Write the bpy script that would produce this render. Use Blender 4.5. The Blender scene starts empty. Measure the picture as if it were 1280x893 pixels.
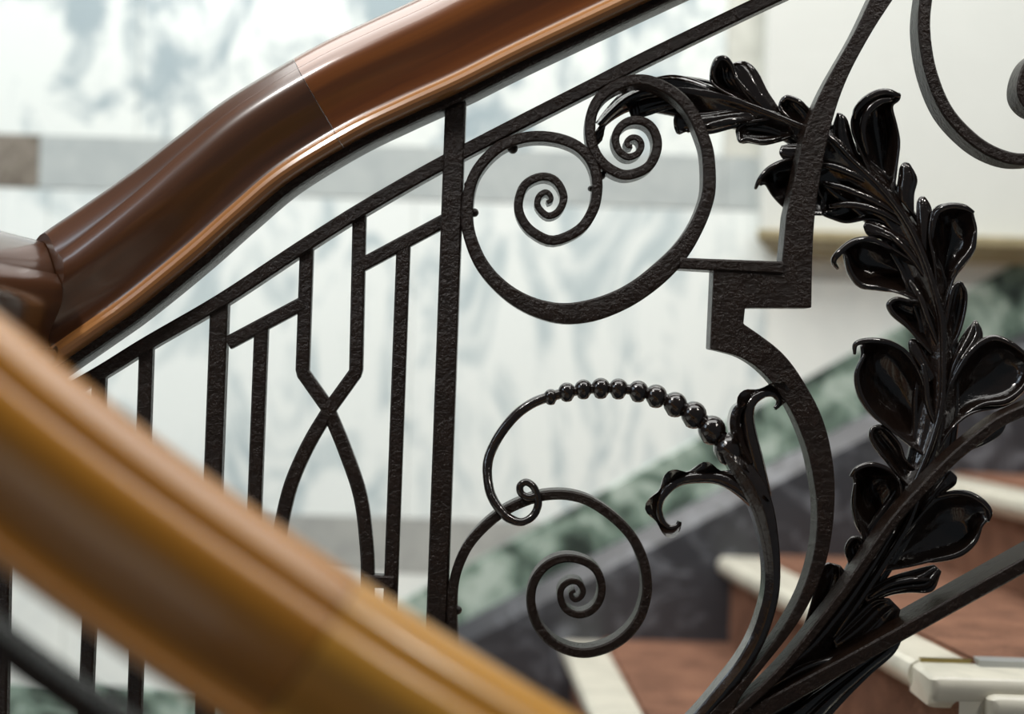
import bpy, bmesh, math, random
from mathutils import Vector, Matrix
random.seed(7)

# ------------------------------------------------------------------ camera, world, lights, exposure
scene = bpy.context.scene
col = scene.collection
D = 1.6                                  # camera to balustrade plane (y = 0)
F = 1600.0                               # focal length in pixels of the 1280 frame
ZC = 0.973                               # eye height above the landing
ROLL = math.radians(1.8)
CR, SR = math.cos(ROLL), math.sin(ROLL)
YW = 1.163                               # wall plane
cam_d = bpy.data.cameras.new('camera'); cam = bpy.data.objects.new('camera', cam_d); col.objects.link(cam)
cam_d.sensor_width = 36.0; cam_d.lens = 36.0*F/1280.0; cam_d.clip_start = 0.02
cam.matrix_world = Matrix(((CR, -SR, 0, 0), (0, 0, -1, -D), (SR, CR, 0, ZC), (0, 0, 0, 1)))
cam_d.dof.use_dof = True; cam_d.dof.focus_distance = D; cam_d.dof.aperture_fstop = 1.22
scene.camera = cam
w = bpy.data.worlds.new('interior_air'); scene.world = w; w.use_nodes = True
w.node_tree.nodes['Background'].inputs[0].default_value = (0.80, 0.91, 1.0, 1)
w.node_tree.nodes['Background'].inputs[1].default_value = 0.10
def area(name, loc, target, sx, sy, energy, color):
    l = bpy.data.lights.new(name, 'AREA'); l.shape = 'RECTANGLE'; l.size = sx; l.size_y = sy; l.energy = energy; l.color = color
    o = bpy.data.objects.new(name, l); col.objects.link(o); o.location = loc
    o.rotation_euler = (Vector(target)-Vector(loc)).to_track_quat('-Z', 'Y').to_euler(); return o
area('skylight', (0.0, -0.10, 3.3), (0.0, 0.1, 0.0), 3.4, 2.4, 128, (1.0, 0.985, 0.95))
area('hall_window', (-2.9, -1.5, 2.2), (0.2, 0.4, 0.7), 0.9, 1.2, 15, (0.72, 0.86, 1.0))
area('ceiling_lamp', (-1.3, -1.4, 2.8), (0.3, 0.0, 0.6), 0.26, 0.14, 26, (1.0, 0.97, 0.93))
area('ceiling_lamp', (1.9, -1.7, 3.0), (0.5, 0.0, 0.6), 0.26, 0.14, 18, (1.0, 0.95, 0.87))
scene.view_settings.view_transform = 'Standard'; scene.view_settings.look = 'None'
scene.view_settings.gamma = 1.0; scene.view_settings.use_curve_mapping = False
scene.view_settings.exposure = 0.05

def at(px, py, y=0.0):
    """photo pixel -> point on the vertical plane at depth y"""
    k = (y + D)/F; dx = px-640.0; dy = py-446.5
    return Vector(((dx*CR+dy*SR)*k, y, ZC+(dx*SR-dy*CR)*k))

# ------------------------------------------------------------------ materials
def mat(name, color, rough=0.5, coat=0.0, metallic=0.0):
    m = bpy.data.materials.new(name); m.use_nodes = True
    b = m.node_tree.nodes['Principled BSDF']
    b.inputs['Base Color'].default_value = (*color, 1); b.inputs['Roughness'].default_value = rough
    b.inputs['Coat Weight'].default_value = coat; b.inputs['Coat Roughness'].default_value = 0.08
    b.inputs['Metallic'].default_value = metallic
    return m, m.node_tree, b
def nd(nt, t, **kw):
    n = nt.nodes.new(t)
    for k, v in kw.items():
        if k in n.inputs.keys(): n.inputs[k].default_value = v
        else: setattr(n, k, v)
    return n
def ramp(nt, src, stops):
    r = nt.nodes.new('ShaderNodeValToRGB'); e = r.color_ramp.elements
    while len(e) < len(stops): e.new(0.5)
    for i, (p, c) in enumerate(stops): e[i].position = p; e[i].color = (*c, 1)
    nt.links.new(src, r.inputs[0]); return r
def coords(nt, scale=(1, 1, 1), uv=False, rot=(0, 0, 0)):
    tc = nt.nodes.new('ShaderNodeTexCoord'); mp = nt.nodes.new('ShaderNodeMapping')
    mp.inputs['Scale'].default_value = scale; mp.inputs['Rotation'].default_value = rot
    nt.links.new(tc.outputs['UV' if uv else 'Object'], mp.inputs['Vector']); return mp.outputs[0]
def bump(nt, b, src, strength, dist):
    bp = nd(nt, 'ShaderNodeBump', Strength=strength, Distance=dist)
    nt.links.new(src, bp.inputs['Height']); nt.links.new(bp.outputs[0], b.inputs['Normal'])

def make_iron(name, color, rough, bstr, coat, spec, fine, fine_w):
    m, nt, b = mat(name, color, rough, coat)
    v = coords(nt)
    n = nd(nt, 'ShaderNodeTexNoise', Scale=fine, Detail=4.0, Roughness=0.65); nt.links.new(v, n.inputs['Vector'])
    n2 = nd(nt, 'ShaderNodeTexNoise', Scale=45.0, Detail=3.0); nt.links.new(v, n2.inputs['Vector'])
    ad = nd(nt, 'ShaderNodeMath', operation='ADD'); mu = nd(nt, 'ShaderNodeMath', operation='MULTIPLY'); mu.inputs[1].default_value = fine_w; nt.links.new(n.outputs[0], mu.inputs[0])
    nt.links.new(mu.outputs[0], ad.inputs[0]); nt.links.new(n2.outputs[0], ad.inputs[1])
    bump(nt, b, ad.outputs[0], bstr, 0.004)
    b.inputs['Specular IOR Level'].default_value = spec
    r = ramp(nt, n2.outputs[0], [(0.3, tuple(c*0.8 for c in color)), (0.7, tuple(c*1.25 for c in color))])
    nt.links.new(r.outputs[0], b.inputs['Base Color'])
    return m
IRON = make_iron('painted_iron', (0.0100, 0.0052, 0.0033), 0.25, 0.62, 0.0, 0.24, 190.0, 1.3)
LEAF = make_iron('glossy_black_iron', (0.0078, 0.0046, 0.0034), 0.13, 0.42, 0.7, 0.40, 90.0, 0.45)

def make_wood(name, dark, light, rough=0.25, coat=0.9):
    m, nt, b = mat(name, light, rough, coat)
    b.inputs['Coat Roughness'].default_value = 0.14
    v = coords(nt, (2.2, 60, 1), uv=True)
    n = nd(nt, 'ShaderNodeTexNoise', Scale=1.0, Detail=6.0, Roughness=0.6, Distortion=0.4); nt.links.new(v, n.inputs['Vector'])
    v2 = coords(nt, (1.5, 8, 1), uv=True)
    n2 = nd(nt, 'ShaderNodeTexNoise', Scale=1.0, Detail=3.0); nt.links.new(v2, n2.inputs['Vector'])
    ad = nd(nt, 'ShaderNodeMath', operation='ADD'); nt.links.new(n.outputs[0], ad.inputs[0]); nt.links.new(n2.outputs[0], ad.inputs[1])
    h = nd(nt, 'ShaderNodeMath', operation='MULTIPLY'); h.inputs[1].default_value = 0.5; nt.links.new(ad.outputs[0], h.inputs[0])
    r = ramp(nt, h.outputs[0], [(0.33, dark), (0.66, light)]); nt.links.new(r.outputs[0], b.inputs['Base Color'])
    bump(nt, b, n.outputs[0], 0.04, 0.002)
    return m
WOOD_DARK = make_wood('dark_walnut', (0.030, 0.011, 0.004), (0.088, 0.032, 0.012), 0.30)
WOOD_MID = make_wood('brown_mahogany', (0.075, 0.020, 0.003), (0.22, 0.066, 0.009), 0.28)
WOOD_BEAD_LIT = make_wood('lit_bead_wood', (0.24, 0.095, 0.028), (0.46, 0.21, 0.065), 0.30)  # rail wood painted lighter on the bead, for the light it catches
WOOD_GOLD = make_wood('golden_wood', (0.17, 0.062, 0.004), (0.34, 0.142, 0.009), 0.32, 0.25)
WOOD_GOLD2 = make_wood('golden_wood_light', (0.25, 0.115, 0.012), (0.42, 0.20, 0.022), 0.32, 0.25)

def make_marble(name, base, vein, scale, lo, hi, rough=0.22, dist=1.6, stretch=(1, 1, 1), rot=(0, 0, 0), second=None):
    m, nt, b = mat(name, base, rough, 0.1)
    v = coords(nt, stretch, rot=rot)
    n = nd(nt, 'ShaderNodeTexNoise', Scale=scale, Detail=6.0, Roughness=0.62, Distortion=dist); nt.links.new(v, n.inputs['Vector'])
    mid = tuple((p+q)/2 for p, q in zip(base, vein))
    stops = [(lo, vein), ((lo+hi)/2, mid), (hi, base)]
    if second: stops.append((min(0.99, hi+0.12), second))
    r = ramp(nt, n.outputs[0], stops); nt.links.new(r.outputs[0], b.inputs['Base Color'])
    return m
MARBLE_UP = make_marble('veined_white_marble', (0.80, 0.85, 0.82), (0.37, 0.45, 0.48), 6.5, 0.40, 0.53, dist=0.6, stretch=(1.3, 1, 0.9))
MARBLE_MID = make_marble('white_marble', (0.83, 0.88, 0.855), (0.50, 0.585, 0.60), 4.6, 0.37, 0.52, dist=1.8, stretch=(1.5, 1, 0.6), rot=(0, 0.5, 0))
MARBLE_PLAIN = make_marble('plain_white_marble', (0.84, 0.87, 0.83), (0.74, 0.78, 0.76), 2.5, 0.34, 0.55)
GREY_BAND = make_marble('grey_marble', (0.47, 0.51, 0.50), (0.40, 0.44, 0.44), 9.0, 0.35, 0.6)
GREY_LOW = make_marble('warm_grey_marble', (0.42, 0.43, 0.405), (0.35, 0.36, 0.345), 9.0, 0.35, 0.6)
BROWN_BLOCK = make_marble('brown_marble', (0.26, 0.23, 0.19), (0.13, 0.11, 0.085), 30.0, 0.35, 0.6)
TAN_MARBLE = make_marble('tan_marble', (0.62, 0.63, 0.57), (0.50, 0.51, 0.46), 7.0, 0.35, 0.6)
GREEN = make_marble('green_marble', (0.19, 0.27, 0.22), (0.030, 0.042, 0.036), 11.0, 0.36, 0.50, dist=0.5, second=(0.46, 0.55, 0.49))
BLACK_M = make_marble('black_marble', (0.036, 0.038, 0.044), (0.15, 0.16, 0.18), 8.0, 0.30, 0.47, rough=0.30, dist=2.0)
CREAM = make_marble('cream_marble', (0.74, 0.71, 0.60), (0.60, 0.58, 0.49), 6.0, 0.34, 0.55, rough=0.25)
PLASTER = make_marble('white_plaster', (0.66, 0.68, 0.645), (0.63, 0.65, 0.615), 3.0, 0.3, 0.7, rough=0.6)
LEDGE = make_marble('beige_stone', (0.36, 0.31, 0.19), (0.27, 0.23, 0.13), 10.0, 0.3, 0.7, rough=0.4)
FLOORM = make_marble('floor_marble', (0.55, 0.53, 0.48), (0.40, 0.39, 0.36), 4.0, 0.35, 0.6)
def make_carpet():
    m, nt, b = mat('brown_carpet', (0.2, 0.09, 0.05), 0.95)
    v = coords(nt)
    n = nd(nt, 'ShaderNodeTexNoise', Scale=420.0, Detail=3.0); nt.links.new(v, n.inputs['Vector'])
    n2 = nd(nt, 'ShaderNodeTexNoise', Scale=14.0, Detail=4.0); nt.links.new(v, n2.inputs['Vector'])
    ad = nd(nt, 'ShaderNodeMath', operation='ADD'); nt.links.new(n.outputs[0], ad.inputs[0]); nt.links.new(n2.outputs[0], ad.inputs[1])
    h = nd(nt, 'ShaderNodeMath', operation='MULTIPLY'); h.inputs[1].default_value = 0.5; nt.links.new(ad.outputs[0], h.inputs[0])
    r = ramp(nt, h.outputs[0], [(0.32, (0.11, 0.046, 0.026)), (0.68, (0.36, 0.175, 0.105))]); nt.links.new(r.outputs[0], b.inputs['Base Color'])
    bump(nt, b, n.outputs[0], 0.8, 0.006); return m
CARPET = make_carpet()
BRASS = mat('brass', (0.35, 0.27, 0.10), 0.3, 0, 1.0)[0]
STEEL = mat('steel_strip', (0.55, 0.57, 0.57), 0.35, 0, 0.6)[0]

# ------------------------------------------------------------------ helpers
def link(name, bm, m, parent=None, smooth=False, angle=None):
    bmesh.ops.recalc_face_normals(bm, faces=bm.faces)
    me = bpy.data.meshes.new(name); bm.to_mesh(me); bm.free()
    for mm in (m if isinstance(m, (list, tuple)) else [m]): me.materials.append(mm)
    o = bpy.data.objects.new(name, me); col.objects.link(o)
    if parent: o.parent = parent; o.matrix_parent_inverse = parent.matrix_world.inverted()
    if smooth:
        for p in me.polygons: p.use_smooth = True
        if angle:
            try: me.set_sharp_from_angle(angle=math.radians(angle))
            except Exception: pass
    return o
def thing(name, label, cat, loc=(0, 0, 0)):
    o = bpy.data.objects.new(name, None); col.objects.link(o); o.location = loc
    o.matrix_world = Matrix.Translation(loc); o.empty_display_size = 0.05
    o['label'] = label; o['category'] = cat; return o
def struct(o, label=None):
    o['kind'] = 'structure'
    if label: o['label'] = label
    return o
def add_box(bm, a, b, bev=0.0):
    r = bmesh.ops.create_cube(bm, size=1.0); vs = r['verts']
    for v in vs:
        v.co = Vector([a[i] if v.co[i] < 0 else b[i] for i in range(3)])
    if bev:
        es = list({e for v in vs for e in v.link_edges})
        bmesh.ops.bevel(bm, geom=es, offset=bev, segments=2, affect='EDGES', profile=0.5)
def box(name, a, b, m, parent=None, bev=0.0):
    bm = bmesh.new(); add_box(bm, a, b, bev); return link(name, bm, m, parent)
def cat(pts, n):
    """Catmull-Rom through points of any dimension, n samples per span"""
    P = [Vector(p) for p in pts]; P = [P[0]*2-P[1]] + P + [P[-1]*2-P[-2]]; out = []
    for i in range(1, len(P)-2):
        a, b, c, d = P[i-1:i+3]
        for j in range(n):
            t = j/n
            out.append(0.5*((2*b)+(c-a)*t+(2*a-5*b+4*c-d)*t*t+(3*b-a-3*c+d)*t*t*t))
    out.append(P[-2]); return out
def skin_rings(bm, rings, caps=True, uv=None):
    vr = [[bm.verts.new(p) for p in r] for r in rings]; n = len(rings[0]); fs = []
    for i in range(len(vr)-1):
        for j in range(n):
            k = (j+1) % n; fs.append((bm.faces.new((vr[i][j], vr[i][k], vr[i+1][k], vr[i+1][j])), i, j))
    if caps: bm.faces.new(vr[0]); bm.faces.new(list(reversed(vr[-1])))
    return fs
def strap_rings(pts, depth, yc=0.0, ridge=0.0):
    """pts: (px, py, width px) on the balustrade plane -> chamfered rectangular rings"""
    yf = yc-depth/2; P = [at(p[0], p[1], yf) for p in pts]; k = (yf+D)/F; rings = []
    for i, p in enumerate(P):
        t = (P[min(i+1, len(P)-1)]-P[max(i-1, 0)]); t.y = 0; t.normalize()
        s = Vector((-t.z, 0, t.x)); w2 = pts[i][2]*k/2; c = min(0.0022, w2*0.35)
        y0, y1 = yf, yf+depth
        sec = [(-w2, y0+c), (-w2+c, y0), (0, y0-ridge*w2), (w2-c, y0), (w2, y0+c), (w2, y1-c), (w2-c, y1), (-w2+c, y1), (-w2, y1-c)]
        rings.append([Vector((p.x, 0, p.z))+s*a+Vector((0, b, 0)) for a, b in sec])
    return rings
def strap(name, pts, depth, m, parent, n=4, yc=0.0, ridge=0.0):
    q = cat(pts, n) if n > 1 else [Vector(p) for p in pts]
    bm = bmesh.new(); skin_rings(bm, strap_rings(q, depth, yc, ridge))
    return link(name, bm, m, parent, smooth=True, angle=24)
def tube_into(bm, P, R, seg=10):
    rings = []; prev = None
    for i, p in enumerate(P):
        t = (P[min(i+1, len(P)-1)]-P[max(i-1, 0)]).normalized()
        a = Vector((0, 1, 0)) if prev is None else prev
        a = a-t*a.dot(t)
        if a.length < 1e-4: a = Vector((1, 0, 0))-t*t.x
        a.normalize(); prev = a; b = t.cross(a)
        rings.append([p+(a*math.cos(2*math.pi*j/seg)+b*math.sin(2*math.pi*j/seg))*R[i] for j in range(seg)])
    skin_rings(bm, rings)
def ball_into(bm, c, r, seg=16):
    ret = bmesh.ops.create_uvsphere(bm, u_segments=seg, v_segments=seg//2+2, radius=1.0)
    for v in ret['verts']: v.co = Vector(c)+Vector((v.co.x*r[0], v.co.y*r[1], v.co.z*r[2]))

# ------------------------------------------------------------------ wall with marble slabs
wall = struct(box('wall_back', (-2.6, YW+0.012, -1.2), (2.6, YW+0.2, 3.0), PLASTER))
def wz(px, py): return at(px, py, YW).z
def wx(px, py): return at(px, py, YW).x
zb1, zb0 = wz(25, 168.5), wz(25, 234.5)                     # upper grey band
zc1, zc0 = wz(471, 647.5), wz(471, 715)                     # lower grey band
xj = wx(172, 120); xe = wx(955, 120); xs = wx(907, 100)
def slab(name, x0, x1, z0, z1, m, proud=0.0, label=None):
    o = box(name, (x0+0.0006, YW-proud, z0+0.0006), (x1-0.0006, YW+0.02, z1-0.0006), m, wall, 0.001)
    if label: o['label'] = label
    return o
for x0, x1 in ((-2.2, -1.35), (-1.35, xj), (xj, xs)): slab('marble_slab', x0, x1, zb1, 2.6, MARBLE_UP)
slab('marble_slab', xs, xe+0.02, zb1, 2.6, TAN_MARBLE)
x48 = wx(49, 200)
slab('band_block', x48-0.12, x48, zb0, zb1, BROWN_BLOCK, 0.002, 'brown marble block in the grey band')
slab('band_block', x48, wx(905, 220), zb0, zb1, GREY_BAND, 0.002)
slab('band_block', wx(905, 220), xe+0.02, zb0, zb1, GREY_BAND, 0.002)
slab('band_block', -2.2, x48-0.12, zb0, zb1, GREY_BAND, 0.002)
for x0, x1 in ((-2.2, -1.01), (-1.01, -0.22), (-0.22, xe+0.02)): slab('marble_slab', x0, x1, zc1, zb0, MARBLE_MID)
slab('marble_slab', xe+0.02, 2.2, zc1, wz(1100, 322), MARBLE_PLAIN)
for x0, x1 in ((-2.2, -0.9), (-0.9, 2.2)): slab('band_block', x0, x1, zc0, zc1, GREY_LOW, 0.002)
for x0, x1 in ((-2.2, -0.95), (-0.95, 0.4)): slab('marble_slab', x0, x1, 0.0, zc0, MARBLE_PLAIN)
# white pier at the right with its stone ledge
xp = at(957, 130, YW-0.05).x
pier = struct(box('wall_right', (xp, YW-0.05, wz(1000, 300)), (2.3, YW+0.012, 2.6), PLASTER, None, 0.003))
bm = bmesh.new(); yl = YW-0.12; zl1 = at(1100, 290, yl).z; zl0 = at(1100, 321, yl).z; xl = at(946, 300, yl).x
hl = zl1-zl0; prof = [(0, 0), (0.55, 0), (0.62, 0.18), (0.80, 0.30), (0.92, 0.45), (1.0, 0.60), (1.0, 0.92), (0.93, 1.0), (0, 1.0)]
rings = []
for k, x in ((1, None), (0, 2.3)):
    r = []
    for a, h in prof:
        yy = YW+0.01-a*(YW+0.01-yl)
        r.append(Vector(((xl+(1-a)*0.10) if x is None else x, yy, zl0+h*hl)))
    rings.append(r)
skin_rings(bm, rings)
struct(link('trim_1', bm, LEDGE))
# stair skirting: green marble course and black plinth that follow the flight
def line_y(px, a): return a[1]-a[2]*(px-a[0])
def skirting(name, y_front, top, m, zflat, bottom_drop, bev, label):
    bm = bmesh.new(); P = []
    x = 1500.0; right = at(x, line_y(x, top), y_front)
    # flat part on the landing begins where the slope reaches zflat
    x0 = 305.0
    while at(x0, line_y(x0, top), y_front).z > zflat: x0 -= 1.0
    knee = at(x0, line_y(x0, top), y_front); knee.z = zflat
    line = [Vector((-2.2, y_front, zflat)), knee, right]
    rings = []
    for i, p in enumerate(line):
        lo = max(p.z-bottom_drop, -0.3)
        rings.append([Vector((p.x, YW+0.012, lo)), Vector((p.x, y_front, lo)), Vector((p.x, y_front, p.z-bev)), Vector((p.x, y_front+bev*0.75, p.z)), Vector((p.x, YW+0.012, p.z))])
    skin_rings(bm, rings); return struct(link(name, bm, m))
zg = wz(150, 859)
skirting('trim_2', YW-0.006, (760, 610, 0.55), GREEN, zg, 0.32, 0.004, '')
skirting('trim_3', YW-0.050, (658, 741, 0.515), BLACK_M, zg-0.13, 0.45, 0.042, '')

# ------------------------------------------------------------------ floor of the landing
bm = bmesh.new(); add_box(bm, (-2.6, 0.1, -0.2), (-0.2, YW+0.1, 0.0)); add_box(bm, (-2.6, -2.6, -0.2), (-0.66, 0.1, 0.0))
struct(link('floor', bm, FLOORM))

# ------------------------------------------------------------------ staircase
def make_stairs(label, steps, y_wall, y_end, x_last, sgn, base_z):
    """steps: (x at wall, x at outer end, tread height), nosing runs wall -> outer end"""
    st = thing('staircase', label, 'stairs', (steps[0][0], (y_wall+y_end)/2, base_z))
    for i, (xw_, xo, z) in enumerate(steps):
        nx = steps[i+1] if i+1 < len(steps) else (x_last, x_last, z)
        zp = steps[i-1][2] if i else base_z
        W = Vector((xw_, y_wall, 0)); E = Vector((xo, y_end, 0)); d = (E-W).normalized(); inn = Vector((d.y*-1, d.x, 0))
        if inn.x*sgn < 0: inn = -inn
        ye = y_end-0.006 if False else y_end
        # core block
        bm = bmesh.new(); q = [W+inn*0.034, E+inn*0.034, Vector((nx[1]+sgn*0.03, y_end, 0)), Vector((nx[0]+sgn*0.03, y_wall, 0))]
        for zz in (0,): 
            lo = [bm.verts.new((p.x, p.y, base_z-0.02 if i < 1 else zp-0.2)) for p in q]; hi = [bm.verts.new((p.x, p.y, z-0.03)) for p in q]
            bm.faces.new(lo); bm.faces.new(hi)
            for j in range(4): bm.faces.new((lo[j], lo[(j+1) % 4], hi[(j+1) % 4], hi[j]))
        link('step_core', bm, CREAM, st)
        # carpet on the riser
        bm = bmesh.new(); A = W+inn*0.030; B = E+inn*0.030
        rings = [[Vector((p.x, p.y, h)) for p, h in ((a, zp+0.001), (a, z-0.035), (a+inn*0.010, z-0.035), (a+inn*0.010, zp+0.001))] for a in (A, B)]
        skin_rings(bm, rings); link('riser_carpet', bm, CARPET, st)
        # marble nosing: rounded front strip
        th, wd = 0.046, 0.092
        prof = [(wd, 0), (0.012, 0), (0.004, -0.005), (0.0, -0.014), (0.0, -0.024), (0.005, -0.034), (0.014, -0.040), (0.020, -th), (wd, -th)]
        E2 = W+d*((E-W).length-0.085)
        bm = bmesh.new(); skin_rings(bm, [[p+inn*a+Vector((0, 0, z+h)) for a, h in prof] for p in (W, E2)])
        link('nosing', bm, CREAM, st, smooth=True, angle=30)
        # marble return along the open end, two pieces
        xa = E2.x+sgn*0.006
        for (xs0, xs1, dz, dy) in ((xa, nx[1]+sgn*0.05, -0.002, 0.0), (xa+sgn*0.072, nx[1]+sgn*0.05, -0.022, -0.020)):
            bm = bmesh.new(); rings = []
            for xx, inset in ((xs0, 0.012), (xs0+sgn*0.004, 0.004), (xs0+sgn*0.012, 0.0), (xs1, 0.0)):
                rings.append([Vector((xx, y_end+dy+min(max(a, inset), wd), z+dz+max(min(h, -inset*0.5), -th+inset*0.3))) for a, h in prof])
            skin_rings(bm, rings); link('return_nosing', bm, CREAM, st, smooth=True, angle=40)
        # carpet on the tread
        bm = bmesh.new(); y2 = y_end+0.085
        def on(p0, p1, y): t = (y-p0.y)/(p1.y-p0.y); return p0+(p1-p0)*t
        f0 = W+inn*0.088; f1 = E+inn*0.088
        b0 = Vector((nx[0], y_wall, 0)); b1 = Vector((nx[1], y_end, 0)); bi = Vector((sgn*0.034, 0, 0))
        q = [on(f0, f1, y_wall), on(f0, f1, y2), on(b0, b1, y2)+bi, b0+bi]
        lo = [bm.verts.new((p.x, p.y, z-0.032)) for p in q]; hi = [bm.verts.new((p.x, p.y, z+0.006)) for p in q]
        bm.faces.new(lo); bm.faces.new(hi)
        for j in range(4): bm.faces.new((lo[j], lo[(j+1) % 4], hi[(j+1) % 4], hi[j]))
        bmesh.ops.bevel(bm, geom=[e for e in bm.edges if all(v.co.z > z for v in e.verts)], offset=0.005, segments=2, affect='EDGES')
        link('tread_carpet', bm, CARPET, st)
        xs_ = sorted((xa+sgn*0.012, xa+sgn*0.085)); box('brass_strip', (xs_[0], y_end+0.086, z-0.004), (xs_[1], y_end+0.094, z+0.003), BRASS, st)
        xs_ = sorted((xa+sgn*0.088, nx[1])); box('metal_strip', (xs_[0], y_end+0.068, z-0.006), (xs_[1], y_end+0.092, z+0.0075), STEEL, st, 0.001)
    return st
zA = wz(699, 794.5)-0.0; zB = wz(892, 691); zr = zB-zA
S = [(-0.21, -0.19, zA-0.188), (wx(699, 794), wx(699, 794)+0.056, zA), (wx(892, 691), wx(892, 691)+0.132, zB),
     (0.852, 0.965, zB+0.188), (1.20, 1.34, zB+0.376)]
make_stairs('brown-carpeted marble-edged stairs rising along the marble wall behind the iron railing', S, YW-0.045, 0.112, 1.6, 1, 0.0)
N = []
for i in range(6): N.append((0.55-i*0.30+0.75, 0.55-i*0.30+0.75, -1.09+0.1817*i+0.0))
make_stairs('carpeted stairs descending under the blurred golden handrail', N, -2.35, -0.86, -0.70, -1, -1.27)

# ------------------------------------------------------------------ wooden handrails
def profile():
    half = [(0.028, 0.0), (0.040, 0.0), (0.0460, 0.0015), (0.0500, 0.0055), (0.0512, 0.0095), (0.0495, 0.0140), (0.0455, 0.0172), (0.0370, 0.0182),
            (0.0345, 0.0220), (0.0330, 0.0270), (0.0345, 0.0350), (0.0400, 0.0460), (0.0480, 0.0580), (0.0540, 0.0690), (0.0572, 0.0780), (0.0568, 0.0880), (0.0535, 0.0975), (0.0480, 0.1045),
            (0.0452, 0.1070), (0.0440, 0.1050), (0.0420, 0.1052), (0.0412, 0.1085), (0.0340, 0.1160), (0.0262, 0.1232), (0.0180, 0.1282), (0.0090, 0.1302)]
    return half + [(-a, h) for a, h in reversed(half)], len(half)
PROF, NH = profile()
def extra_h(h, e): return h+e*max(0.0, (h-0.105)/0.025) if h > 0.105 else h
NEARP = [(a, h) for a, h in PROF]
for k_, (a, h) in enumerate(PROF):
    sg = 1 if a > 0 else -1
    for src, dst in (((0.0480, 0.1045), (0.0500, 0.1025)), ((0.0452, 0.1070), (0.0475, 0.1040)), ((0.0440, 0.1050), (0.0425, 0.0985)), ((0.0420, 0.1052), (0.0375, 0.0995)), ((0.0412, 0.1085), (0.0372, 0.1100))):
        if abs(abs(a)-src[0]) < 1e-6 and abs(h-src[1]) < 1e-6: NEARP[k_] = (sg*dst[0], dst[1])
def rail_rings(P, prof=PROF, extra=None):
    rings = []; frames = []
    for i, p in enumerate(P):
        t = (P[min(i+1, len(P)-1)]-P[max(i-1, 0)]).normalized()
        s = t.cross(Vector((0, 0, 1))).normalized(); u = s.cross(t).normalized()
        frames.append((t, s, u)); e = extra(p) if extra else 0.0; rings.append([p+s*a+u*extra_h(h, e) for a, h in prof])
    return rings, frames
def mitre(ring, t, c, n): return [p+t*((c-p).dot(n)/t.dot(n)) for p in ring]
def rail_part(name, rings, P, mats, parent, u0=0.0):
    bm = bmesh.new(); fs = skin_rings(bm, rings); uv = bm.loops.layers.uv.new('UVMap')
    L = [u0]
    for i in range(1, len(P)): L.append(L[-1]+(P[i]-P[i-1]).length)
    V = [0]
    for j in range(1, len(PROF)+1):
        a = PROF[j-1]; b = PROF[j % len(PROF)]; V.append(V[-1]+math.hypot(a[0]-b[0], a[1]-b[1]))
    n = len(PROF)
    for f, i, j in fs:
        for l, (ii, jj) in zip(f.loops, ((i, j), (i, j+1), (i+1, j+1), (i+1, j))): l[uv].uv = (L[ii], V[jj])
        js = min(j, n-2-j) if j < n-1 else 0
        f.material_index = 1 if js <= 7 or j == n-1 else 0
    return link(name, bm, mats, parent, smooth=True, angle=28)
def split_at(P, xs):
    """indices where the sampled path passes the given x values"""
    return [min(range(len(P)), key=lambda i: abs(P[i].x-x)) for x in xs]

YB = -0.049
low = [(74, 450), (157, 392), (240, 325), (300, 272), (360, 222), (442, 172), (510, 139), (578, 108), (660, 67), (800, 1), (960, -73), (1150, -160)]
path = [at(x, y, YB) for x, y in low]; path = [Vector((p.x, 0, p.z)) for p in path]
path = cat(path, 10)
rail_far = thing('handrail', 'dark polished wooden handrail curving up above the black iron balustrade', 'handrail', (path[0].x, 0, 0.9))
XE0, XE1 = at(100, 300, 0).x, at(430, 150, 0).x
def swell(p):
    t = min(1.0, max(0.0, (XE1-p.x)/(XE1-XE0))); return 0.021*t*t*(3-2*t)
rings, frames = rail_rings(path, PROF, swell)
corner = path[0]+frames[0][0]*(-0.052/frames[0][0].x); nrm = Vector((1, 1, 0)).normalized()
r0 = mitre(rings[0], frames[0][0], corner, nrm)
ia = split_at(path, [at(424, 140, YB).x, at(1000, -90, YB).x])
# keep only rings ahead of the mitre plane
start = 1
while start < len(path)-1 and any((p-corner).dot(nrm) < 0.002 for p in rings[start]): start += 1
ra = [mitre(rings[start], frames[0][0], corner, nrm)]+rings[start:ia[0]+1]
rail_part('rail_section', ra, [corner]+path[start:ia[0]+1], [WOOD_DARK, WOOD_BEAD_LIT], rail_far)['label'] = 'dark brown curved rail section'
def nudge(rg, fr, e): return [p+fr[0]*e for p in rg]
rb = [nudge(rings[ia[0]], frames[ia[0]], 0.0008)]+rings[ia[0]+1:ia[1]+1]
rail_part('rail_section', rb, path[ia[0]:ia[1]+1], [WOOD_MID, WOOD_BEAD_LIT], rail_far, 3.0)['label'] = 'reddish brown straight rail section'
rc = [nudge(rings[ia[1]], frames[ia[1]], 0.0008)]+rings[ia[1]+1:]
rail_part('rail_section', rc, path[ia[1]:], [WOOD_MID, WOOD_BEAD_LIT], rail_far, 6.0)
# level cross piece that turns towards the lower flight
YN = -0.81
corner2 = corner+Vector((0, 0, 0.034))
cp = [corner2]+[Vector((corner.x, -0.03*i-0.06, corner2.z)) for i in range(1, 18)]
cr, cf = rail_rings(cp, PROF, lambda p: 0.021)
cs = 1
while any((p-corner).dot(nrm) > -0.002 for p in cr[cs]): cs += 1
cr0 = mitre(cr[cs], Vector((0, -1, 0)), corner+Vector((-0.0008, -0.0008, 0)), nrm)
rail_part('rail_section', [cr0]+cr[cs:], [corner]+cp[cs:], [WOOD_DARK, WOOD_DARK], rail_far, 9.0)['label'] = 'dark level rail section mitred at the turn'

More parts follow.
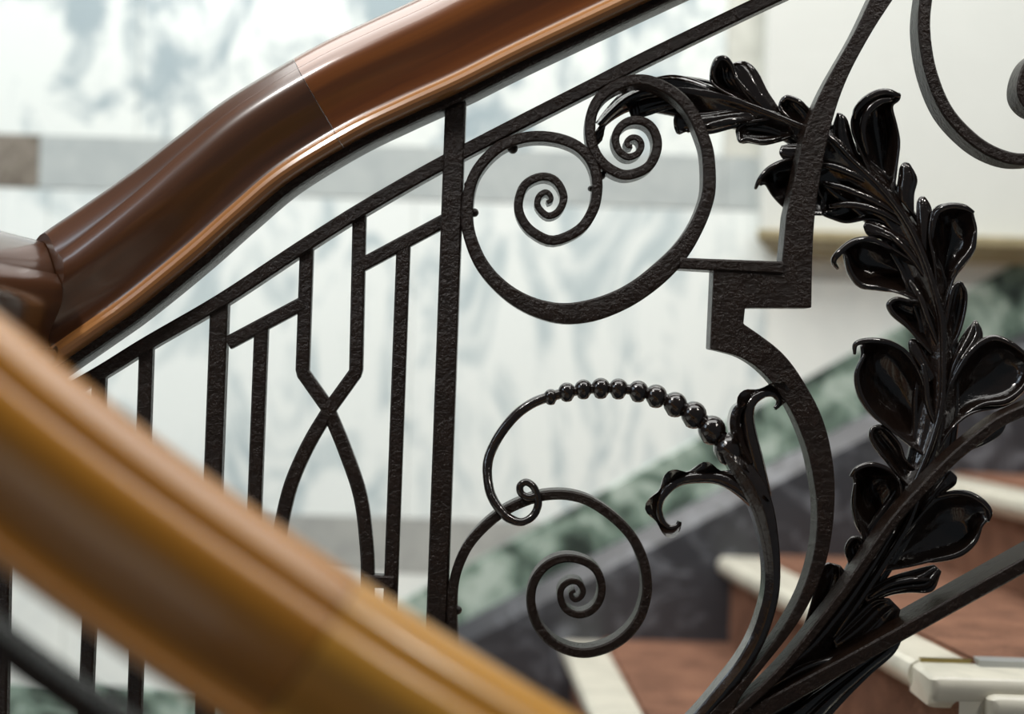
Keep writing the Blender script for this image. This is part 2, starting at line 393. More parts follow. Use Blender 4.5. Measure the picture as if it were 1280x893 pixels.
# near rail of the lower flight
DN = lambda px: -D + 0.885 + 0.00005*max(px, -300)
nl = [(-420, 440), (-330, 490), (-200, 570), (-100, 648), (14, 734), (101, 796), (158, 835), (223, 878), (400, 992), (600, 1112), (800, 1225), (1000, 1335)]
npath = []
for x, y in nl:
    yf = DN(x); p = at(x, y, yf-0.0); npath.append(Vector((p.x, yf+0.049, p.z)))
npath = cat(npath, 8)
rail_near = thing('handrail', 'golden brown wooden handrail descending in the blurred foreground', 'handrail', (npath[0].x, npath[0].y, 0.9))
nr, nf = rail_rings(npath, NEARP)
j = min(range(len(npath)), key=lambda i: abs(npath[i].x-at(300, 730, DN(300)).x))
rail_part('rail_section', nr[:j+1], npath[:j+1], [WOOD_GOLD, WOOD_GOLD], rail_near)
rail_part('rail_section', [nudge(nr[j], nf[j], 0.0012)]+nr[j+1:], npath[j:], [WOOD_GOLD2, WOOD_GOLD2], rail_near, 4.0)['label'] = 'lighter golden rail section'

# ------------------------------------------------------------------ iron balustrade
bal = thing('balustrade', 'black wrought iron stair balustrade with scrolls and a large acanthus leaf', 'railing', (0, 0, 0.1))
def rail_y(px): return 720+(1260-px)*0.56
def base_y(px): return min(rail_y(px), 1348)
TOP = [(-160, 606), (-40, 556), (105, 477), (182, 430), (275, 376), (372, 312), (450, 262.5), (540, 210.5), (640, 158), (740, 107), (812, 70), (955, 1), (1100, -66), (1260, -140)]
strap('top_rail', [(x, y, 17.5) for x, y in TOP], 0.026, IRON, bal, 5)
BOT = [(-160, 1352), (60, 1350), (135, 1345), (220, 1302), (546, 1120), (920, 908), (1080, 819), (1260, 719), (1430, 624)]
strap('bottom_rail', [(x, y, 22 if x < 1000 else 18) for x, y in BOT], 0.060, IRON, bal, 5, yc=0.012)
def vbar(name, xt, yt, xb, yb, wd, depth=0.014):
    m_ = (xb-xt)/(yb-yt); y2 = base_y(xb); x2 = xb+m_*(y2-yb)
    return strap(name, [(xt, yt, wd), (x2, y2, wd)], depth, IRON, bal, 1)
vbar('post', 570, 112, 546, 765, 26, 0.030)
vbar('post', 273.5, 378, 265, 604, 22.5, 0.018)
vbar('baluster', 6, 530, 1, 800, 17)
vbar('baluster', 123, 468, 109, 800, 17)
vbar('baluster', 182, 430, 168, 850, 17.5)
vbar('baluster', 326, 408, 317, 640, 17.5)
vbar('baluster', 504, 306, 488, 740, 17.5)
strap('crossed_baluster', [(383, 306, 17), (377.5, 464, 17.5)], 0.026, IRON, bal, 1)
def poly_strap(name, head, curve, wd, depth):
    pts = [Vector((*p, wd)) for p in head]+cat([(*p, wd) for p in curve], 5)
    return strap(name, pts, depth, IRON, bal, 1)
bpy.data.objects.remove(bpy.data.objects['crossed_baluster'])
poly_strap('crossed_baluster', [(383, 304), (377.5, 463), (378.3, 467)], [(408, 509), (430, 562), (450, 622), (458, 687), (459, 730), (458, 800), (455, 1170)], 17, 0.0135)
poly_strap('crossed_baluster', [(449, 262), (444.5, 463), (443.3, 467)], [(413, 509), (386, 554), (363, 606), (350, 661), (346, 700), (343, 760), (338, 1235)], 17, 0.0145)
strap('brace', [(284, 429, 17), (378, 379, 17)], 0.0155, IRON, bal, 1)
strap('brace', [(452, 331, 17), (560, 273, 17)], 0.0155, IRON, bal, 1)
strap('collar', [(455, 727, 16), (492, 729, 16)], 0.020, IRON, bal, 1)
# core bar under the wood
core = [corner+(path[start]-corner)*0.25]+[Vector((p.x, 0.0, p.z)) for p in path[start:]]
bm = bmesh.new(); rg = []
for i, p in enumerate(core):
    t = (core[min(i+1, len(core)-1)]-core[max(i-1, 0)]).normalized(); s = t.cross(Vector((0, 0, 1))).normalized(); u = s.cross(t)
    rg.append([p+s*a+u*h for a, h in ((-0.024, 0.001), (-0.024, -0.010), (-0.018, -0.0115), (0.018, -0.0115), (0.024, -0.010), (0.024, 0.001))])
skin_rings(bm, rg); link('core_bar', bm, IRON, bal, smooth=True, angle=30)

def widths(pts, ws):
    """ws: list of (fraction, width)"""
    n = len(pts)-1; out = []
    for i, p in enumerate(pts):
        f = i/n
        for (f0, w0), (f1, w1) in zip(ws, ws[1:]):
            if f0 <= f <= f1: out.append((p[0], p[1], w0+(w1-w0)*(f-f0)/(f1-f0))); break
    return out
SC1 = [(683.5, 253), (689, 250), (687.5, 243.5), (681.5, 240), (673.5, 246), (672.5, 258), (684.5, 269.5), (698, 264), (705, 246), (695, 226), (676.6, 220.6), (656, 231), (648, 254), (652.5, 274), (667, 290.5), (692, 300.5), (724, 287), (741, 263.5), (746.5, 240), (745.5, 218), (737.5, 198), (722, 182.5), (699, 173), (672, 170), (647.5, 173.5), (625, 183), (605, 201), (591, 223), (584.5, 250), (584, 280), (591, 307), (602.5, 331), (620.5, 353), (645, 372.5), (674, 386), (705.6, 392), (740, 388), (773.6, 376), (802.7, 359), (829.6, 337), (852, 313), (869, 287), (881, 260), (887, 233), (885.5, 194), (879, 169.7), (865.6, 140.6), (847.7, 119.3), (825, 105.5), (803, 99.5), (780.5, 102.5), (758, 114.5), (744.6, 130), (738.5, 149.6), (738.5, 172), (745, 192), (758, 207.5), (778, 218), (796, 216), (811.8, 206.7), (820.5, 190), (821.5, 174), (815, 159), (803, 151), (787, 151), (774.3, 160), (769.3, 174), (774, 188.5), (785, 196), (797, 192), (802, 182), (798.4, 173.5), (790.5, 171.5), (784, 176.5), (785.5, 182.5), (790.5, 182.5)]
strap('double_scroll', widths(SC1, [(0, 5), (0.05, 7.5), (0.12, 10), (0.22, 13), (0.36, 14), (0.43, 18), (0.475, 28), (0.52, 26), (0.55, 18), (0.60, 15), (0.75, 13), (0.85, 11), (0.92, 8.5), (0.97, 7), (1, 5)]), 0.034, IRON, bal, 4, ridge=0.06)
SC2 = [(719, 739), (714.5, 741.5), (714.5, 747), (719.5, 750.5), (726.5, 746.5), (729, 738.5), (722.9, 729), (711.7, 728), (702, 736), (701, 750), (708, 763), (722.9, 769.5), (738.5, 765), (749.5, 752), (752.5, 734), (747, 716), (734, 704.3), (714, 698.5), (694, 701.5), (676.5, 714), (665.5, 734), (664, 758.7), (672, 783), (689, 803), (711.7, 814.5), (736, 817), (763, 809), (785, 793.5), (800.5, 772), (808.5, 745), (808.5, 723), (804, 700.5), (794, 678), (778.9, 658.5), (758, 640.5), (735, 626.5), (714.7, 620.5), (696.8, 619), (674.4, 621.5), (647.5, 631), (623, 644.5), (601, 663.5), (585, 683), (574, 705.4), (567.5, 727.8), (565, 750), (565, 790), (569, 830), (585, 880), (625, 960), (700, 1020)]
strap('scroll', widths(SC2, [(0, 4.5), (0.06, 6.5), (0.15, 8), (0.3, 10), (0.5, 12.5), (0.65, 12.5), (1, 12.5)]), 0.034, IRON, bal, 4)
# scroll of the next panel, partly out of the frame
SC3 = [(1306, 104), (1302, 112), (1292, 112), (1286, 103), (1290, 90), (1304, 84), (1320, 92), (1326, 112), (1316, 132), (1296, 138), (1279, 122), (1279, 98), (1292, 74), (1320, 62), (1352, 74), (1368, 112), (1356, 160), (1322, 190), (1280, 199), (1246, 191.5), (1214.5, 171.5), (1183.5, 136.5), (1164, 89), (1156, 40), (1158, 0), (1168, -50), (1190, -90)]
strap('scroll', widths(SC3, [(0, 5), (0.2, 8), (0.45, 12), (0.65, 15), (1, 16)]), 0.036, IRON, bal, 5)

# broken strap with the stepped block
L_up = cat([(1121, -60), (1096, -18), (1068, 40), (1030, 107), (1007.5, 161), (994, 219), (983, 268.5)], 5)+[Vector((977.5, 327))]
Rt = cat([(1014.5, 385), (1016, 318), (1019.5, 264), (1030, 197), (1043, 143), (1061, 94), (1090, 40), (1121, -8), (1152, -55)], 5)
low_l = cat([(887.5, 436.5), (905, 440.5), (927, 447.5), (949.6, 462.5), (972, 487), (992, 520), (1008, 560), (1017, 600), (1021.5, 640), (1018, 687), (1002, 742), (971, 797), (927, 852.5), (893, 886), (868, 910)], 4)
low_r = cat([(900, 930), (921, 881), (949, 842), (993, 786), (1020.5, 736.6), (1037, 687), (1044, 620.8), (1039.5, 565.6), (1025.6, 516), (998.9, 468), (976.5, 440), (949.6, 418.7), (929.5, 405)], 4)
outline = list(L_up)+[Vector((892, 333))]+low_l+low_r+[Vector((931.7, 385))]+list(Rt)
def plate(name, outline, depth, m, parent, yc=0.0):
    bm = bmesh.new(); yf = yc-depth/2
    q = [at(p[0], p[1], yf) for p in outline]
    f = bm.faces.new([bm.verts.new(p) for p in q])
    r = bmesh.ops.extrude_face_region(bm, geom=[f]); vs = [e for e in r['geom'] if isinstance(e, bmesh.types.BMVert)]
    bmesh.ops.translate(bm, verts=vs, vec=(0, depth, 0))
    bmesh.ops.triangulate(bm, faces=[f for f in bm.faces if len(f.verts) > 4])
    o = link(name, bm, m, parent)
    b = o.modifiers.new('edge', 'BEVEL'); b.width = 0.0016; b.segments = 2; b.limit_method = 'ANGLE'; b.angle_limit = math.radians(40)
    return o
plate('stepped_strap', outline, 0.036, IRON, bal)
strap('brace', [(850, 329, 14), (979, 335, 16)], 0.042, IRON, bal, 1)
strap('curved_strap', [(p[0]+6, p[1]+8, wd) for p, wd in zip([(1400, 455), (1330, 479), (1280, 503), (1245, 519.5), (1214, 542.5), (1184, 568), (1149, 604), (1108, 650), (1060, 720), (1020, 773), (975, 828), (930, 872), (895, 902)], [14, 14, 14, 14, 14, 13, 13, 12, 12, 12, 12, 12, 12])], 0.036, IRON, bal, 4, yc=-0.004)

# rivets
for x, y, r in ((593, 266, 5.5), (641, 186, 6.5), (779, 112, 5.5), (738, 236, 3.5), (572, 763, 5.5), (879, 887, 6), (584, 231, 4), (752, 220, 5)):
    bm = bmesh.new(); ball_into(bm, at(x, y, 0), (r/1000, 0.008, r/1000), 12); link('rivet', bm, IRON, bal, smooth=True)

# beaded tendril
ring_pts = [(671, 619), (661, 622), (651.5, 617), (650, 608), (657.6, 603), (667, 609), (672, 622), (672, 634), (665.4, 646), (652, 653), (636, 648), (623, 635), (613.5, 618), (609.5, 598), (609.5, 580), (614, 564), (626, 541.8), (644, 519.8), (664, 505), (684, 497), (708, 491), (729, 487.5), (751, 485.5), (773, 486), (798, 488.5), (820, 494.5), (844, 505), (867, 518), (890, 537), (911, 560), (928, 584)]
ys = [-0.020]*7+[-0.020, -0.022, -0.024, -0.025, -0.024, -0.018, -0.010, -0.004]+[0.0]*16
rad = [4.0]*6+[4.3]*4+[5.2]*4+[5.5]*6+[5.5, 5.5, 5.5, 5.5, 6, 6, 7, 8, 9, 10, 11]
q = cat([(*at(x, y, yy), r/1000) for (x, y), yy, r in zip(ring_pts, ys, rad)], 5)
bm = bmesh.new(); tube_into(bm, [Vector(v[:3]) for v in q], [v[3]*1.15 for v in q], 12)
tend = link('tendril', bm, LEAF, bal, smooth=True)
for x, y, r in ((688.5, 495.5, 8.5), (708.7, 489.5, 10.5), (729.3, 486, 10.8), (751, 484.7, 11.5), (773, 485.4, 11.5), (797.8, 488.5, 12), (820, 494.5, 13), (843.8, 505, 14), (867, 518, 15.2), (889.7, 537, 16.5), (911.5, 560.5, 18.5)):
    bm = bmesh.new(); ball_into(bm, at(x, y, 0), (r*1.07/1000,)*3, 18)
    # drip of paint under each bead
    for v in bm.verts:
        c = at(x, y, 0); d = v.co-c
        if d.z < -0.9*r/1000: v.co.z -= 0.0022
    link('bead', bm, LEAF, tend, smooth=True)
stem = [(908, 566, 14), (928, 588, 26), (944, 612, 30), (955, 640, 27), (962, 672, 23), (966, 705, 20), (965.5, 738, 19), (959, 768, 19), (947.5, 800, 19), (930, 831, 19), (906, 862, 19), (884, 888, 18), (862, 912, 18)]
strap('stem', stem, 0.032, LEAF, bal, 4, ridge=0.35)
# small curled leaves of the tendril: wavy bands
def frill_band(name, pts, frill_side, amp, parent, yc=-0.004):
    """pts (px,py,width): ribbon that is thick, with a ruffled flange along one side"""
    q = cat(pts, 5); P = [at(p[0], p[1], yc) for p in q]; bm = bmesh.new()
    tube_into(bm, P, [p[2]/2000 for p in q], 10)
    rows = []
    s_acc = 0
    for i, p in enumerate(P):
        if i: s_acc += (P[i]-P[i-1]).length
        t = (P[min(i+1, len(P)-1)]-P[max(i-1, 0)]).normalized(); s = Vector((-t.z, 0, t.x))*frill_side
        ph = s_acc/0.0185*math.pi; f_ = i/(len(P)-1); e = min(1.0, f_*5, max(0.0, (0.93-f_)*4))
        wv = (0.55+0.45*math.sin(ph))*amp*e/1000; r = q[i][2]/2000
        rows.append([p+s*(r*0.2), p+s*(r+wv*0.5)+Vector((0, -0.006-0.006*math.sin(ph), 0)), p+s*(r+wv)+Vector((0, -0.010-0.010*math.sin(ph+0.6), 0)),
                     p+s*(r+wv*0.9)+Vector((0, -0.002-0.010*math.sin(ph+0.6), 0)), p+s*(r+wv*0.45)+Vector((0, 0.004-0.006*math.sin(ph), 0)), p+s*(r*0.2)+Vector((0, 0.008, 0))])
    skin_rings(bm, rows)
    return link(name, bm, LEAF, parent, smooth=True, angle=70)
frill_band('curled_leaf', [(952, 634, 22), (925, 611, 20), (898, 598, 17), (873, 597, 15), (850, 601, 13), (834, 612, 12), (823, 631, 11), (826, 650, 10), (836, 660, 8.5), (846, 658, 7), (849, 652, 6)], -1, 13, bal)
frill_band('curled_leaf', [(956, 622, 18), (945, 578, 20), (937, 545, 19), (934, 520, 17), (939, 503, 14), (952, 493, 12), (965, 492, 9.5), (973, 499, 8), (972, 507, 6.5), (968, 511, 5)], 1, 14, bal)
strap('curled_leaf', [(938, 580, 10), (925, 556, 14), (919, 532, 13), (922, 514, 12), (931, 504, 7)], 0.024, LEAF, bal, 5, yc=-0.002, ridge=0.8)

# ------------------------------------------------------------------ acanthus leaf
YL = 0.030
RIB = [(905, 905, 10, 12), (950, 868, 14, 22), (1000, 822, 16, 30), (1040, 772, 18, 34), (1075, 725, 22, 28), (1108, 672, 26, 28), (1132, 628, 20, 28), (1150, 590, 20, 32), (1165, 552, 26, 30), (1177, 506, 36, 22), (1179, 456, 32, 19), (1178, 410, 30, 18), (1172, 378, 32, 18), (1161, 338, 34, 17), (1146, 301, 38, 16), (1126, 266, 40, 14), (1099, 232, 46, 16), (1066, 201, 50, 15), (1037, 172, 46, 15), (1005, 159, 28, 12), (974, 146, 24, 10), (942, 133, 32, 10), (913, 123, 36, 11), (880, 115, 40, 14), (845, 111, 34, 15), (812, 114, 26, 14), (785, 124, 14, 9), (765, 140, 7, 6), (749, 157, 3, 3)]
q = cat([(*p, i) for i, p in enumerate(RIB)], 6)
bm = bmesh.new(); rows = []; NV = 15
for i, p in enumerate(q):
    a = q[max(i-1, 0)]; b = q[min(i+1, len(q)-1)]
    t = Vector((b[0]-a[0], b[1]-a[1])).normalized(); right = Vector((-t[1], t[0]))    # image-right of travel (upward): up-right side
    row = []
    for jv in range(NV):
        v = -1+2*jv/(NV-1); wd = p[3] if v > 0 else p[2]
        y = YL-0.012*math.exp(-(v*5)**2)+0.0028*math.cos(v*8.5+0.6*math.sin(i*0.3))+0.007*abs(v)
        row.append(at(p[0]+right[0]*v*wd, p[1]+right[1]*v*wd, y))
    rows.append(row)
vr = [[bm.verts.new(p) for p in r] for r in rows]
for i in range(len(vr)-1):
    for jv in range(NV-1): bm.faces.new((vr[i][jv], vr[i][jv+1], vr[i+1][jv+1], vr[i+1][jv]))
leaf = link('acanthus_leaf', bm, LEAF, bal, smooth=True)
sm = leaf.modifiers.new('thickness', 'SOLIDIFY'); sm.thickness = 0.006; sm.offset = 0
bm = bmesh.new(); qq = [p for p in q]
tube_into(bm, [at(p[0], p[1], YL-0.009) for p in qq], [max(0.0012, 0.0040*min(1, (len(qq)-i)/60)) for i, p in enumerate(qq)], 10)
link('midrib', bm, LEAF, leaf, smooth=True)

def resample(pts, n):
    c = cat([Vector((p[0], p[1], 0)) for p in pts], 8); L = [0]
    for a, b in zip(c, c[1:]): L.append(L[-1]+(b-a).length)
    out = []
    for i in range(n):
        s = L[-1]*i/(n-1); k = 0
        while k < len(L)-2 and L[k+1] < s: k += 1
        f = (s-L[k])/max(1e-9, L[k+1]-L[k]); out.append(c[k].lerp(c[k+1], min(1, f)))
    return out
def lobe(A, B, cup=0.012, rim=0.010, tip=0.012, base=0.0, fold=0.0009, roll=None, rr=4.0, lift=0.0, name='leaf_lobe'):
    """surface between two traced edges (base -> tip), bowl-shaped, with rolled rims"""
    nu, nv = 22, 15; a = resample(A, nu); b = resample(B, nu); bm = bmesh.new(); g = []
    def yy(u, v):
        env = math.sin(math.pi*min(1.0, 0.08+u*0.92))**0.7 if u < 1 else 0.0
        t = max(0.0, (u-0.68)/0.32); t = t*t*(3-2*t)
        return YL+base-lift*u+cup*env*(1-v*v)-rim*env*abs(v)**3-tip*t+fold*math.cos(v*math.pi*3)*(1-u)*u*4
    for i in range(nu):
        u = i/(nu-1); row = []
        for jv in range(nv):
            v = -1+2*jv/(nv-1); p = a[i].lerp(b[i], (v+1)/2); row.append(bm.verts.new(at(p[0], p[1], yy(u, v))))
        g.append(row)
    for i in range(nu-1):
        for jv in range(nv-1): bm.faces.new((g[i][jv], g[i][jv+1], g[i+1][jv+1], g[i+1][jv]))
    bmesh.ops.remove_doubles(bm, verts=bm.verts, dist=0.0003)
    o = link(name, bm, LEAF, leaf, smooth=True)
    s = o.modifiers.new('thickness', 'SOLIDIFY'); s.thickness = 0.0045; s.offset = 0
    ss = o.modifiers.new('smooth', 'SUBSURF'); ss.levels = 1; ss.render_levels = 1
    # rolled rim
    for r in (roll or []):
        bm = bmesh.new(); c = cat([(x, y, z) for x, y, z in r], 6); n = len(c)
        tube_into(bm, [at(p[0], p[1], YL+base-p[2]/1000) for p in c], [rr/1000*(0.25+0.75*math.sin(math.pi*min(1, max(0, (i+1)/(n+1))))**0.6) for i in range(n)], 10)
        link('rolled_rim', bm, LEAF, leaf, smooth=True)
    return o
# lobes on the outer (upper right) side, from the foot of the leaf upwards; edges run base -> tip
lobe([(1040, 800), (1071, 768), (1092, 750), (1112, 748)], [(1050, 830), (1090, 815), (1118, 785), (1126, 762)], cup=-0.006, rim=0.0, fold=0.003)
lobe([(905, 905), (960, 885), (1050, 835), (1122, 786)], [(930, 960), (1000, 945), (1042, 892), (1086, 846), (1118, 818), (1127, 800)], cup=-0.012, rim=0.0, fold=0.004, base=0.012, tip=0.0)
lobe([(1075, 742), (1113, 722), (1141, 713), (1168, 706)], [(1085, 758), (1112, 745), (1138, 741), (1166, 740), (1177, 714)], cup=-0.008, rim=0.0, tip=0.004, fold=0.004, roll=[[(1085, 748, 6), (1110, 732, 12), (1140, 725, 13), (1166, 725, 8)]], rr=4)
lobe([(1098, 700), (1130, 668), (1150, 644), (1172, 622), (1208, 618), (1233, 630)], [(1095, 715), (1130, 710), (1170, 701), (1198, 694), (1219, 678), (1228, 657), (1238, 650)], cup=0.016, rim=0.010, tip=0.014, roll=[[(1170, 622, 8), (1190, 617, 14), (1210, 618, 18), (1228, 628, 22), (1237, 640, 22), (1235, 652, 16)], [(1150, 702, 4), (1175, 699, 8), (1200, 692, 10), (1217, 678, 10), (1226, 660, 10)]], rr=4.5)
lobe([(1150, 640), (1165, 612), (1180, 592), (1188, 588)], [(1160, 640), (1178, 618), (1194, 606), (1196, 596)], cup=-0.005, rim=0, tip=0.004)
lobe([(1165, 590), (1195, 558), (1230, 535), (1254, 522)], [(1170, 600), (1203, 568), (1230, 556), (1251, 543), (1257, 530)], cup=-0.006, rim=0.0, tip=0.0, base=0.016)
lobe([(1178, 530), (1184, 488), (1199, 459), (1217, 435), (1240, 421), (1264, 428), (1284, 443)], [(1172, 565), (1189, 538), (1216, 517), (1256, 509), (1279, 492), (1291, 468), (1290, 452)], cup=0.018, rim=0.010, tip=0.010, roll=[[(1186, 486, 6), (1200, 459, 10), (1217, 436, 13), (1240, 423, 17), (1264, 430, 20), (1286, 447, 20)], [(1205, 519, 4), (1230, 506, 9), (1256, 502, 12), (1277, 487, 12), (1288, 466, 12)]], rr=4.5)
lobe([(1181, 485), (1190, 450), (1203, 419), (1218, 400)], [(1184, 500), (1203, 458), (1226, 430), (1228, 414), (1219.5, 400)], cup=-0.008, rim=0, tip=0.0, fold=0.003)
lobe([(1176, 430), (1183, 385), (1189, 361), (1198, 354)], [(1182, 445), (1198, 420), (1207, 388), (1208, 365), (1201, 354)], cup=0.006, rim=0.008, tip=0.004, roll=[[(1182, 410, 5), (1186, 382, 9), (1191, 361, 11), (1200, 354, 10), (1207, 364, 8)]], rr=3)
lobe([(1170, 388), (1168, 332), (1161, 296), (1166, 262), (1182, 255), (1203, 257)], [(1176, 400), (1192, 350), (1203, 335), (1218, 314), (1221, 288), (1217, 272), (1216, 264)], cup=0.020, rim=0.012, tip=0.014, roll=[[(1164, 300, 6), (1169, 270, 10), (1183, 259, 16), (1203, 259, 22), (1217, 266, 22)], [(1188, 350, 4), (1198, 333, 12), (1214, 312, 12), (1219, 288, 12)]], rr=5)
lobe([(1150, 312), (1146, 275), (1146, 253), (1151, 246)], [(1160, 320), (1163, 290), (1164, 262), (1155, 246)], cup=-0.007, rim=0, tip=0.0)
lobe([(1120, 245), (1123, 222), (1125, 209), (1131, 203)], [(1142, 270), (1142, 244), (1146, 224), (1135, 204)], cup=-0.008, rim=0, tip=0.002)
lobe([(1098, 240), (1079, 199), (1064, 161), (1068, 138), (1086, 120), (1106, 112.5)], [(1116, 250), (1122, 204), (1125, 178), (1121, 156), (1115, 132), (1125, 126), (1126, 116)], cup=0.020, rim=0.010, tip=0.018, roll=[[(1068, 150, 8), (1072, 136, 12), (1088, 121, 18), (1107, 115, 24), (1125, 120, 22)], [(1085, 195, 6), (1078, 165, 12), (1083, 142, 15), (1098, 128, 20), (1115, 124, 22)]], rr=5.5)
lobe([(1050, 195), (1040, 165), (1046, 141)], [(1080, 215), (1068, 180), (1059, 150), (1050, 142)], cup=-0.004, rim=0, tip=0)
lobe([(1000, 160), (985, 148), (974, 133), (980, 120)], [(1022, 165), (1016, 142), (999, 126), (984, 120)], cup=0.004, rim=0.008, tip=0.006, roll=[[(978, 128, 8), (984, 122, 10), (999, 128, 11), (1012, 140, 8)]], rr=4)
lobe([(948, 138), (924, 114), (910, 95), (912, 80)], [(976, 146), (972, 134), (959, 114), (947, 90), (934, 78), (922, 79)], cup=-0.010, rim=0, tip=0.0, roll=[[(948, 128, 8), (932, 112, 13), (918, 95, 12)]], rr=2.5)
lobe([(935, 130), (893, 108), (888, 92), (893, 75), (901, 70)], [(946, 134), (925, 105), (918, 85), (912, 75), (905, 70)], cup=0.006, rim=0.012, tip=0.012, roll=[[(897, 106, 6), (891, 92, 14), (896, 77, 18), (905, 73, 18), (914, 82, 14), (918, 96, 8)]], rr=4)
lobe([(900, 124), (865, 118), (830, 112), (812, 108)], [(905, 118), (891, 110), (866, 99), (842, 94), (822, 97), (812, 104)], cup=-0.008, rim=0, tip=0.0)
# lobes on the inner (lower left) side
lobe([(985, 830), (1008, 775), (1025, 715), (1036, 703)], [(1015, 815), (1045, 760), (1057, 722), (1050, 707)], cup=0.010, rim=0.006, tip=0.0)
lobe([(1060, 730), (1062, 708), (1057, 686), (1066, 671)], [(1078, 722), (1085, 695), (1079, 678), (1071, 671)], cup=0.006, rim=0.008, tip=0.004, roll=[[(1063, 706, 4), (1058, 687, 9), (1067, 673, 11), (1078, 679, 8)]], rr=3)
lobe([(1085, 700), (1075, 660), (1066, 632), (1068, 605), (1065, 592)], [(1110, 680), (1125, 640), (1127, 608), (1114, 590), (1090, 581), (1072, 586)], cup=0.020, rim=0.010, tip=0.014, roll=[[(1063, 596, 22), (1072, 586, 24), (1090, 581, 22), (1112, 589, 16), (1125, 607, 8)], [(1084, 676, 2), (1072, 655, 8), (1067, 630, 11), (1069, 604, 14)]], rr=3.6)
lobe([(1135, 610), (1101, 569), (1087, 548), (1090, 534)], [(1148, 590), (1132, 575), (1125, 555), (1106, 534), (1094, 533)], cup=0.008, rim=0.008, tip=0.004, roll=[[(1118, 586, 4), (1101, 567, 10), (1089, 548, 12), (1092, 535, 12), (1106, 536, 8)]], rr=3.2)
lobe([(1160, 575), (1110, 536), (1088, 517), (1073, 494), (1069, 467), (1078, 445), (1076, 432)], [(1168, 530), (1163, 508), (1150, 465), (1132, 440), (1111, 428), (1089, 426), (1078, 428)], cup=0.024, rim=0.012, tip=0.014, roll=[[(1068, 443, 20), (1070, 430, 25), (1088, 426, 26), (1111, 429, 22), (1132, 441, 14), (1148, 464, 6)], [(1108, 533, 4), (1089, 515, 11), (1075, 493, 13), (1071, 467, 14), (1081, 443, 18)]], rr=4.2)
lobe([(1160, 480), (1140, 450), (1135, 430), (1139, 424)], [(1172, 470), (1160, 450), (1150, 432), (1143, 424)], cup=-0.006, rim=0, tip=0)
lobe([(1165, 445), (1148, 426), (1134, 410), (1117, 396), (1110, 381)], [(1172, 400), (1155, 378), (1136, 375), (1120, 372), (1111, 378)], cup=0.012, rim=0.008, tip=0.008, roll=[[(1143, 418, 4), (1131, 405, 10), (1117, 393, 12), (1111, 381, 14), (1121, 374, 14), (1138, 378, 8)]], rr=3.6)
lobe([(1165, 385), (1124, 367), (1097, 362), (1075, 359), (1061, 342), (1055, 318)], [(1152, 340), (1146, 330), (1119, 312), (1088, 296), (1068, 300), (1052, 312)], cup=0.022, rim=0.010, tip=0.014, roll=[[(1047, 336, 12), (1042, 326, 22), (1051, 314, 26), (1068, 302, 24), (1090, 300, 18), (1115, 312, 8)], [(1120, 364, 4), (1097, 360, 10), (1076, 356, 12), (1063, 341, 13), (1057, 320, 18)]], rr=4.5)
lobe([(1135, 312), (1105, 300), (1085, 295), (1079, 283)], [(1140, 300), (1120, 292), (1102, 281), (1088, 277), (1081, 279)], cup=-0.006, rim=0, tip=0.0)
lobe([(1125, 290), (1100, 277), (1084, 275), (1059, 279), (1039, 273), (1026, 267)], [(1085, 215), (1052, 205), (1022, 214), (1022, 238), (1029, 250), (1025, 264)], cup=0.010, rim=0.004, tip=0.0, fold=0.005, base=0.006)
lobe([(1030, 270), (1000, 268), (983, 262), (967, 246), (957, 229), (950, 232)], [(1030, 205), (1012, 196), (996, 197), (978, 200), (958, 212), (946, 229)], cup=0.016, rim=0.008, tip=0.014, base=0.006, roll=[[(944, 236, 12), (950, 224, 20), (962, 211, 22), (980, 202, 16), (1000, 199, 8)]], rr=4)
lobe([(1015, 205), (995, 203), (980, 200), (974, 192)], [(1020, 185), (1005, 180), (990, 180), (976, 183)], cup=-0.006, rim=0, tip=0)
lobe([(990, 172), (970, 178), (954, 181), (936, 178), (927, 179), (922, 172)], [(985, 150), (965, 148), (945, 150), (930, 154), (922, 160), (921, 166)], cup=0.010, rim=0.006, tip=0.004, roll=[[(980, 171, 2), (966, 175, 8), (950, 177, 10), (934, 174, 12), (925, 176, 10), (923, 164, 6)]], rr=3.5)
lobe([(950, 155), (919, 160), (888, 168), (868, 167), (856, 164), (847, 167)], [(935, 135), (905, 138), (880, 141), (862, 142), (850, 142), (843, 146)], cup=-0.006, rim=0, tip=0.0, roll=[[(940, 150, 2), (915, 151, 12), (890, 157, 14), (872, 160, 6)]], rr=6.5)
lobe([(862, 166), (858, 164), (852, 166), (847, 168)], [(858, 140), (850, 142), (844, 146), (844, 158)], cup=0.008, rim=0.006, tip=0)
lobe([(860, 135), (843, 135.5), (825, 140), (807, 146), (795, 148)], [(860, 118), (840, 116), (820, 120), (800, 126), (786, 134)], cup=-0.005, rim=0, tip=0.0)
lobe([(790, 150), (787, 142), (784, 134)], [(800, 146), (802, 136), (800, 124)], cup=-0.004, rim=0, tip=0)
lobe([(752, 176), (746, 182), (742, 174)], [(758, 150), (750, 156), (744, 166)], cup=-0.003, rim=0, tip=0)
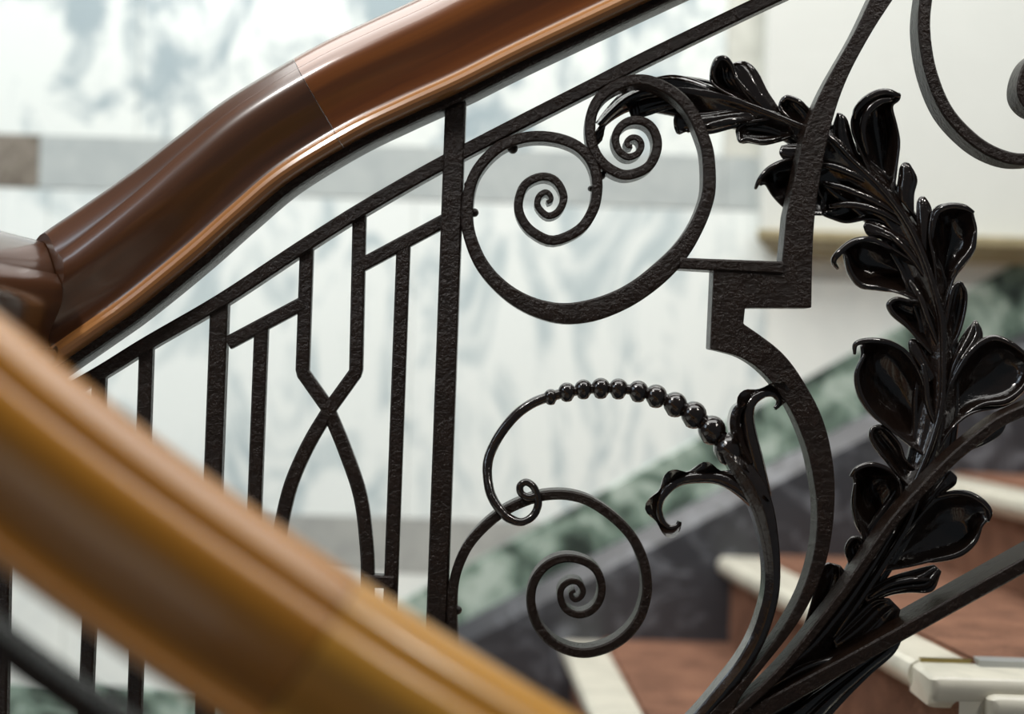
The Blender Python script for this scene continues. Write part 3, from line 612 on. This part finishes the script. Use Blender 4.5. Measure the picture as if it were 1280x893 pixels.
# furrowed sheath ribs at the foot of the leaf
for pts, r in (([(915, 892, 12), (965, 850, 20), (1010, 812, 24), (1050, 765, 22), (1085, 715, 16), (1120, 660, 8)], 5.5), ([(905, 900, 12), (960, 862, 22), (1005, 836, 26), (1050, 822, 22), (1075, 805, 12)], 5.5), ([(1040, 800, 12), (1075, 750, 16), (1105, 705, 16), (1135, 655, 10), (1155, 600, 4)], 5), ([(910, 897, 14), (955, 857, 24), (985, 832, 28), (1020, 805, 24)], 5),
               ([(1128, 272, 2), (1090, 250, 7), (1055, 236, 8), (1028, 228, 2)], 5), ([(1132, 284, 2), (1098, 264, 8), (1064, 256, 9), (1036, 258, 3)], 5), ([(1098, 236, 2), (1066, 218, 7), (1038, 208, 7), (1018, 206, 2)], 5),
               ([(1165, 360, 2), (1140, 322, 7), (1120, 300, 7), (1102, 286, 2)], 4.5), ([(1176, 440, 2), (1160, 400, 7), (1150, 372, 7), (1136, 350, 2)], 4.5), ([(1172, 540, 4), (1160, 505, 8), (1156, 470, 8), (1150, 445, 2)], 4.5)):
    bm = bmesh.new(); c = cat(pts, 6); n = len(c)
    tube_into(bm, [at(p[0], p[1], YL-p[2]/1000) for p in c], [r/1000*(0.3+0.7*math.sin(math.pi*(i+1)/(n+1))**0.6) for i in range(n)], 10)
    link('sheath_rib', bm, LEAF, leaf, smooth=True)

# ------------------------------------------------------------------ iron of the lower flight under the blurred rail
nb = thing('balustrade', 'blurred dark iron railing bar below the golden foreground handrail', 'railing', (npath[0].x, npath[0].y, 0.0))
bm = bmesh.new(); off = 0.062; rg = []
for i, p in enumerate(npath):
    t, s, u = nf[i]; c = p+Vector((0, 0, -0.066))
    rg.append([c+s*a+u*h for a, h in ((-0.017, 0.0085), (-0.017, -0.0085), (0.017, -0.0085), (0.017, 0.0085))])
skin_rings(bm, rg); link('top_rail', bm, IRON, nb)
for px in (-390, 470, 900):
    i = min(range(len(npath)), key=lambda k: abs(npath[k].x-(px-640)*0.85/F)); p = npath[i]
    bm = bmesh.new(); zb = 0.0 if px < 0 else p.z-0.95
    add_box(bm, (p.x-0.013, p.y-0.015, zb), (p.x+0.013, p.y+0.015, p.z+0.012)); link('post', bm, IRON, nb)
